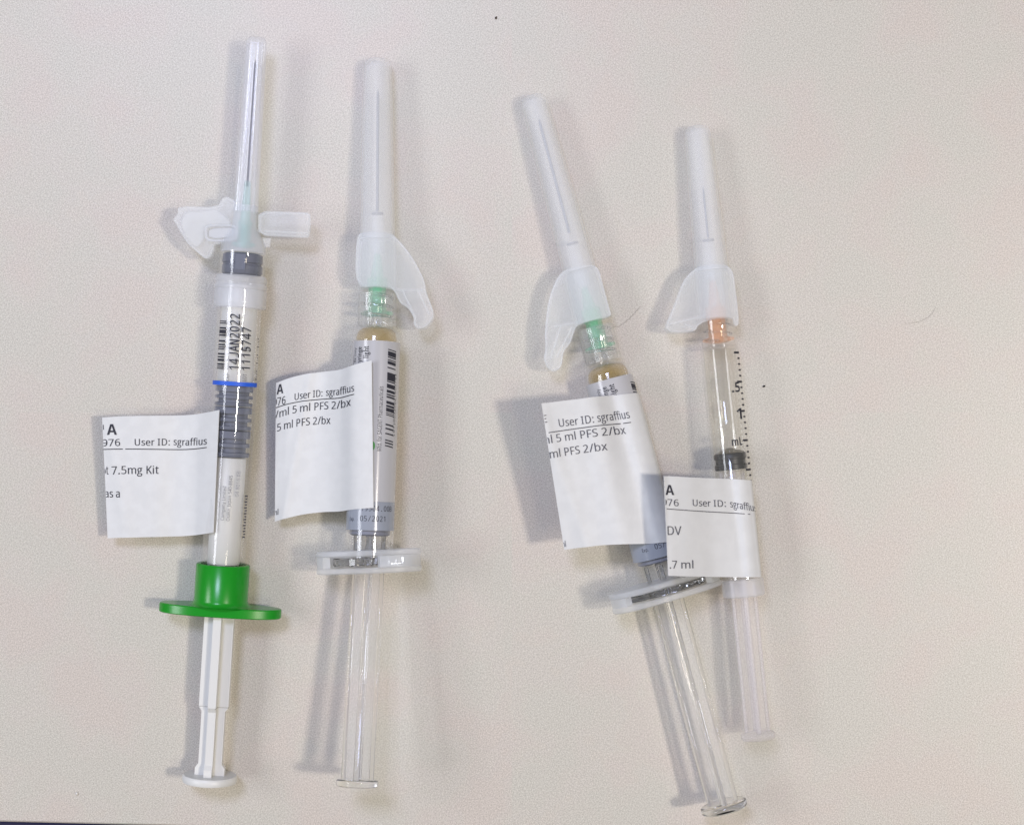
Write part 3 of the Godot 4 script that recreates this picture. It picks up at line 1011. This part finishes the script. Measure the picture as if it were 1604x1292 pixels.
func second_syringe() -> void:
	var root := thing("syringe", "amber filled syringe with green hub and label flag, next to green-grip syringe", "syringe", Vector3(-40.75, 0.0, -1.13), "amber syringes with green hubs")
	var nf := frame(Vector3(-39.27, 4.5, -103.59), Vector3(-39.2, 8.8, -27.06))
	var bf := frame(Vector3(-39.2, 8.8, -26.14), Vector3(-41.26, 13.0, 43.37))
	var rf := frame(Vector3(-41.02, 12.6, 37.52), Vector3(-43.83, 22.0, 104.98))
	needle_cap(root, nf, 53.49, 4.17, 5.06, M.frosted)
	needle(root, nf, 9.09, 44.87, 0.42, M.bright_steel)
	shield(root, nf, [Vector2(-5.94, 53.11), Vector2(-4.46, 51.62), Vector2(3.91, 51.81), Vector2(6.14, 53.5), Vector2(9.5, 57.62), Vector2(11.92, 61.55), Vector2(13.79, 65.47), Vector2(14.35, 69.02), Vector2(15.47, 71.81), Vector2(16.59, 74.8), Vector2(16.4, 76.85), Vector2(14.37, 79.26), Vector2(12.33, 79.82), Vector2(10.66, 78.7), Vector2(10.84, 76.47), Vector2(8.98, 73.3), Vector2(6.75, 72.37), Vector2(5.07, 68.26), Vector2(2.29, 67.7), Vector2(-6.25, 67.69)], [[Vector2(-0.73, 54.24), Vector2(-0.5, 67.14)], [Vector2(0.38, 53.49), Vector2(0.6, 64.34)], [Vector2(0.6, 64.34), Vector2(4.88, 67.89)], [Vector2(5.44, 68.26), Vector2(13.61, 68.27)], [Vector2(7.48, 68.45), Vector2(11.4, 76.66)], [Vector2(11.94, 68.45), Vector2(15.1, 75.17)]], 51.62, 67.7, 5.38)
	hub(root, nf, M.green_hub, 57.61, 64.34, 67.14, 75.9, 3.15)
	hub_post(root, nf, 45.44, 57.24)
	luer_collar(root, nf, 69.0, 78.69, 5.47)
	amber_syringe(root, bf, 0.93, 68.2, 6.84, 0.0, 2.59, rf, -2.76, 66.93, 4.56, 5.95)
	finger_flange(root, Transform3D(bf.basis * Basis(Vector3(0, 1, 0), deg_to_rad(4.0)) * Basis(Vector3(0, 0, 1), deg_to_rad(9.0)), bf * Vector3(-69.3 * sin(deg_to_rad(4.0)), 0, 0)), 69.3, 15.2, 9.3, 3.3, 74.0, 138.0, 8.6)
	var f := flag(root, [0.000, 0.120, 0.307, 0.507, 0.667, 0.787, 0.893, 1.000], [Vector3(-68.97, 6.0, -8.58), Vector3(-65.41, 7.6, -9.85), Vector3(-60.08, 8.6, -11.13), Vector3(-54.43, 9.4, -11.85), Vector3(-49.68, 12.4, -12.33), Vector3(-46.01, 16.2, -13.33), Vector3(-42.96, 17.6, -14.2), Vector3(-40.02, 17.9, -14.83)], [Vector3(-69.4, 5.6, 31.9), Vector3(-66.02, 7.2, 30.87), Vector3(-60.85, 8.4, 29.68), Vector3(-54.75, 9.8, 28.86), Vector3(-49.62, 13.0, 28.48), Vector3(-45.55, 17.2, 27.69), Vector3(-42.47, 19.0, 27.32), Vector3(-39.32, 19.8, 27.09)], [[0.36, 0.1, 0.05, 0.45], [0.5, 0.3, 0.08, -0.3], [0.1, 0.0, 0.06, -0.3]])
	var p: Callable = f[1]
	var sh := Shape.new()
	write(sh, p, "A", "bold", Vector2(0.0112, 0.0859), Vector2(0.0783, 0.0942), Vector2(0, -0.07), 1, true)
	write(sh, p, "976", "plain", Vector2(-0.0247, 0.1642), Vector2(0.1034, 0.1785), Vector2(0, -0.058), 1, true)
	write(sh, p, "User ID:", "plain", Vector2(0.2006, 0.1710), Vector2(0.4892, 0.1757), Vector2(0, -0.049), 1, true)
	write(sh, p, "sgraffius", "plain", Vector2(0.5287, 0.1744), Vector2(0.8176, 0.1834), Vector2(0, -0.05), 1, true)
	stroke(sh, p, Vector2(0.0024, 0.1757), Vector2(0.3248, 0.1880), Vector2(0, 0.006))
	stroke(sh, p, Vector2(0.3248, 0.1880), Vector2(0.8173, 0.2010), Vector2(0, 0.006))
	write(sh, p, "/ml 5 ml PFS 2/bx", "plain", Vector2(-0.0033, 0.2572), Vector2(0.7831, 0.2771), Vector2(0, -0.054), 1, true)
	write(sh, p, "5 ml PFS 2/bx", "plain", Vector2(0.0184, 0.3547), Vector2(0.5762, 0.3772), Vector2(0, -0.054), 1, true)
	write(sh, p, "ml", "plain", Vector2(-0.0218, 0.9543), Vector2(0.0416, 0.9574), Vector2(0, -0.04), 1, true)
	part("printed_text", sh, M.ink, f[0])


func leaning_syringe() -> void:
	var root := thing("syringe", "leaning amber syringe with green hub whose flag is crossed by another label", "syringe", Vector3(34.53, 0.0, 11.13), "amber syringes with green hubs")
	var fr := frame(Vector3(5.99, 4.3, -92.97), Vector3(61.3, 12.2, 114.13))
	needle_cap(root, fr, 53.45, 3.94, 4.86, M.frosted)
	needle(root, fr, 7.02, 42.02, 0.42, M.bright_steel)
	shield(root, fr, [Vector2(5.41, 53.35), Vector2(5.37, 59.92), Vector2(5.38, 67.08), Vector2(5.43, 69.02), Vector2(-5.03, 68.54), Vector2(-6.66, 71.0), Vector2(-8.28, 73.46), Vector2(-10.84, 75.09), Vector2(-12.35, 79.32), Vector2(-14.89, 80.18), Vector2(-16.45, 78.8), Vector2(-16.89, 75.4), Vector2(-15.54, 73.25), Vector2(-14.65, 68.47), Vector2(-12.05, 61.64), Vector2(-9.39, 56.74), Vector2(-5.79, 52.67), Vector2(-0.63, 52.12)], [[Vector2(-1.11, 53.93), Vector2(-1.03, 64.39)], [Vector2(0.6, 54.0), Vector2(0.85, 65.28)], [Vector2(-1.03, 64.39), Vector2(-4.3, 67.96)], [Vector2(-4.3, 67.96), Vector2(-11.47, 67.39)], [Vector2(-6.44, 68.74), Vector2(-13.07, 76.23)], [Vector2(-9.67, 67.88), Vector2(-14.96, 76.11)]], 53.45, 68.73, 5.22)
	hub(root, fr, M.green_hub, 58.48, 64.67, 68.73, 77.41, 3.06)
	hub_post(root, fr, 44.93, 58.1)
	luer_collar(root, fr, 70.47, 80.88, 5.21)
	amber_syringe(root, fr, 81.46, 147.65, 6.91, 18.0, 2.51, fr, 141.92, 212.99, 4.46, 6.76)
	finger_flange(root, Transform3D(fr.basis * Basis(Vector3(0, 0, 1), deg_to_rad(-17.0)), fr.origin), 149.36, 16.8, 9.3, 2.9, 47.0, 149.0, 10.0)
	var f := flag(root, [0.000, 0.157, 0.373, 0.550, 0.716, 0.835, 0.937, 0.990, 1.000], [Vector3(8.28, 22.8, -2.52), Vector3(12.64, 21.6, -3.07), Vector3(18.63, 20.6, -3.8), Vector3(23.59, 19.2, -4.45), Vector3(28.45, 15.0, -4.85), Vector3(31.8, 14.73, -5.22), Vector3(34.77, 12.94, -5.51), Vector3(36.43, 10.48, -5.63), Vector3(36.98, 7.06, -5.58)], [Vector3(14.94, 17.2, 39.17), Vector3(18.93, 17.6, 38.59), Vector3(24.72, 18.4, 37.89), Vector3(31.4, 19.0, 37.48), Vector3(38.97, 16.46, 37.5), Vector3(42.61, 16.49, 37.22), Vector3(45.83, 14.82, 36.98), Vector3(47.77, 12.1, 36.82), Vector3(48.35, 8.68, 36.99)], [[-0.05, 0.25, 0.08, 0.7], [0.3, 0.45, 0.1, -0.35], [0.0, -0.02, 0.03, -0.2]])
	var p: Callable = f[1]
	var sh := Shape.new()
	write(sh, p, "E", "plain", Vector2(-0.0511, 0.1311), Vector2(0.0288, 0.1290), Vector2(0, -0.05), 1, true)
	write(sh, p, "User ID:", "plain", Vector2(0.1449, 0.1715), Vector2(0.4983, 0.1712), Vector2(0, -0.053), 1, true)
	write(sh, p, "sgraffius", "plain", Vector2(0.5326, 0.1696), Vector2(0.8461, 0.1620), Vector2(0, -0.054), 1, true)
	stroke(sh, p, Vector2(0.0261, 0.1965), Vector2(0.7393, 0.1891), Vector2(0, 0.006))
	stroke(sh, p, Vector2(0.7651, 0.1887), Vector2(0.8427, 0.1876), Vector2(0, 0.006))
	write(sh, p, "ml 5 ml PFS 2/bx", "plain", Vector2(-0.0600, 0.2723), Vector2(0.7694, 0.2622), Vector2(0, -0.053), 1, true)
	write(sh, p, "ml PFS 2/bx", "plain", Vector2(0.0042, 0.3715), Vector2(0.5736, 0.3625), Vector2(0, -0.054), 1, true)
	write(sh, p, "ml", "plain", Vector2(-0.0235, 0.9806), Vector2(0.0264, 0.9804), Vector2(0, -0.04), 1, true)
	part("printed_text", sh, M.grey_ink, f[0])


func clear_syringe() -> void:
	var root := thing("syringe", "slim clear graduated syringe with orange hub and black stopper, lying on the right", "syringe", Vector3(63.77, 0.0, 2.64))
	var fr := frame(Vector3(54.24, 4.4, -83.97), Vector3(71.16, 11.5, 93.83))
	needle_cap(root, fr, 42.82, 3.81, 4.92, M.frosted)
	needle(root, fr, 17.77, 33.04, 0.3, M.bright_steel)
	shield(root, fr, [Vector2(-4.7, 41.62), Vector2(0.59, 41.19), Vector2(5.89, 42.44), Vector2(6.16, 50.93), Vector2(6.23, 57.69), Vector2(5.82, 59.9), Vector2(4.54, 59.59), Vector2(4.42, 57.14), Vector2(-2.33, 57.25), Vector2(-5.81, 58.41), Vector2(-6.55, 60.22), Vector2(-13.83, 60.09), Vector2(-15.52, 58.24), Vector2(-11.89, 51.83), Vector2(-8.58, 44.82)], [[Vector2(0.23, 42.84), Vector2(0.21, 52.42)], [Vector2(2.27, 43.04), Vector2(2.75, 53.23)], [Vector2(0.21, 52.42), Vector2(-4.07, 55.95)], [Vector2(-4.07, 55.95), Vector2(-13.92, 57.26)], [Vector2(-9.48, 57.69), Vector2(-6.99, 59.05)]], 41.51, 56.91, 5.1)
	hub(root, fr, M.orange_hub, 45.83, 53.34, 56.91, 64.03, 3.15)
	hub_post(root, fr, 33.6, 45.45)
	# barrel: luer collar, shoulder, tube and flange in one clear piece
	var r := 5.55
	var q := r - 0.75
	var z0 := 65.15
	var z1 := 132.78
	var sh := Shape.new()
	lathe(sh, tube(57.47, z0 + 0.2, 4.82, 0.8, 0.2), 48)
	var c := part("luer_collar", sh, M.pane, root, fr)
	sh = Shape.new()
	threads(sh, 58.59, 63.65, 4.82 - 0.85, 2.0, 0.25)
	part("screw_thread", sh, M.clear_solid, c)
	sh = Shape.new()
	lathe(sh, [Vector2(z0, 0.6), Vector2(z0, r - 0.7), Vector2(z0 + 0.6, r), Vector2(z1, r), Vector2(z1, q), Vector2(z0 + 0.9, q), Vector2(z0 + 0.9, 0.6), Vector2(z0, 0.6)], 64)
	var barrel := part("barrel", sh, M.syringe_clear, root, fr)
	var zs := 94.87
	sh = Shape.new()
	lathe(sh, [Vector2(z0 + 0.95, 0), Vector2(z0 + 0.95, q - 0.3), Vector2(z0 + 1.2, q - 0.04), Vector2(zs + 1.5, q - 0.04), Vector2(zs + 1.0, q - 0.6), Vector2(zs - 0.2, 0)], 56)
	part("liquid", sh, M.water, root, fr)
	sh = Shape.new()
	var s1 := 96.73
	var s2 := 101.2
	lathe(sh, [Vector2(zs - 0.1, 0), Vector2(zs - 0.05, 0.8), Vector2(zs + 1.25, q - 0.5), Vector2(s1, q - 0.02), Vector2(s1 + 1.2, q - 0.02), Vector2(s1 + 1.4, q - 0.45), Vector2(s2 - 1.7, q - 0.45), Vector2(s2 - 1.5, q - 0.02), Vector2(s2 - 0.2, q - 0.02), Vector2(s2, q - 0.4), Vector2(s2, 0)], 48)
	part("stopper", sh, M.black_rubber, root, fr)
	# graduation on the side that faces right
	var surf := on_tube(r + 0.04)
	sh = Shape.new()
	var step := (131.67 - 67.03) / 38.0
	for i in 39:
		var z := 67.21 + step * i
		var long := i % 5 == 0
		stroke(sh, surf, Vector2(3.9 if long else 5.3, z), Vector2(7.3, z), Vector2(0, 0.6 if long else 0.5), 3, 0.04)
	write(sh, surf, ".5", "bold", Vector2(1.8, 79.0), Vector2(4.9, 79.0), Vector2(0, -2.9))
	write(sh, surf, "1", "bold", Vector2(2.6, 86.84), Vector2(4.6, 86.84), Vector2(0, -3.2))
	write(sh, surf, "mL", "bold", Vector2(0.2, 94.31), Vector2(3.6, 94.31), Vector2(0, -2.3))
	part("graduation", sh, M.ink, barrel)
	# barrel flange, half hidden by the paper
	sh = Shape.new()
	prism(sh, oval(6.08, 5.8, 48, 2.4), z1, 137.97, 0.4, Vector3(1, 0, 0), Vector3(0, 1, 0), Vector3(0, 0, 1))
	part("barrel_flange", sh, M.milky, barrel)
	plunger(root, fr, 101.39, 177.27, 3.77, 4.96, 1.4, M.pale_rod, M.pale_edge, M.pale_edge)
	var f := flag(root, [0.000, 0.174, 0.362, 0.551, 0.751, 0.863, 0.955, 1.003, 1.000], [Vector3(42.57, 26.0, 17.8), Vector3(47.12, 23.4, 18.07), Vector3(52.12, 20.4, 18.46), Vector3(57.21, 17.2, 18.77), Vector3(62.63, 14.14, 19.07), Vector3(65.47, 14.16, 19.25), Vector3(67.98, 12.86, 19.49), Vector3(69.51, 10.74, 19.76), Vector3(69.87, 7.57, 20.07)], [Vector3(43.73, 27.0, 45.69), Vector3(47.92, 24.4, 46.03), Vector3(53.1, 21.4, 46.42), Vector3(58.18, 18.2, 46.82), Vector3(65.51, 15.31, 47.19), Vector3(68.32, 15.22, 47.2), Vector3(70.78, 13.83, 47.33), Vector3(72.15, 11.85, 47.53), Vector3(72.53, 8.68, 48.02)], [[0.3, 0.2, 0.1, 0.25], [0.05, -0.02, 0.05, -0.25], [0.6, 0.75, 0.08, 0.15]])
	var p: Callable = f[1]
	sh = Shape.new()
	write(sh, p, "A", "bold", Vector2(0.0087, 0.1882), Vector2(0.1081, 0.1881), Vector2(0, -0.1), 1, true)
	part("printed_letter", sh, M.ink, f[0])
	sh = Shape.new()
	write(sh, p, "976", "plain", Vector2(-0.0378, 0.2983), Vector2(0.1554, 0.2987), Vector2(0, -0.068), 1, true)
	write(sh, p, "User ID:", "plain", Vector2(0.3140, 0.2891), Vector2(0.6765, 0.2878), Vector2(0, -0.068), 1, true)
	write(sh, p, "sgraffius", "plain", Vector2(0.7220, 0.2898), Vector2(1.0200, 0.3249), Vector2(0, -0.072), 1, true)
	stroke(sh, p, Vector2(0.0128, 0.3255), Vector2(1.0200, 0.3514), Vector2(0, 0.008))
	write(sh, p, "DV", "plain", Vector2(0.0142, 0.5907), Vector2(0.1779, 0.5864), Vector2(0, -0.088), 1, true)
	write(sh, p, ".7 ml", "plain", Vector2(0.0198, 0.9261), Vector2(0.2957, 0.9175), Vector2(0, -0.078), 1, true)
	part("printed_text", sh, M.grey_ink, f[0])
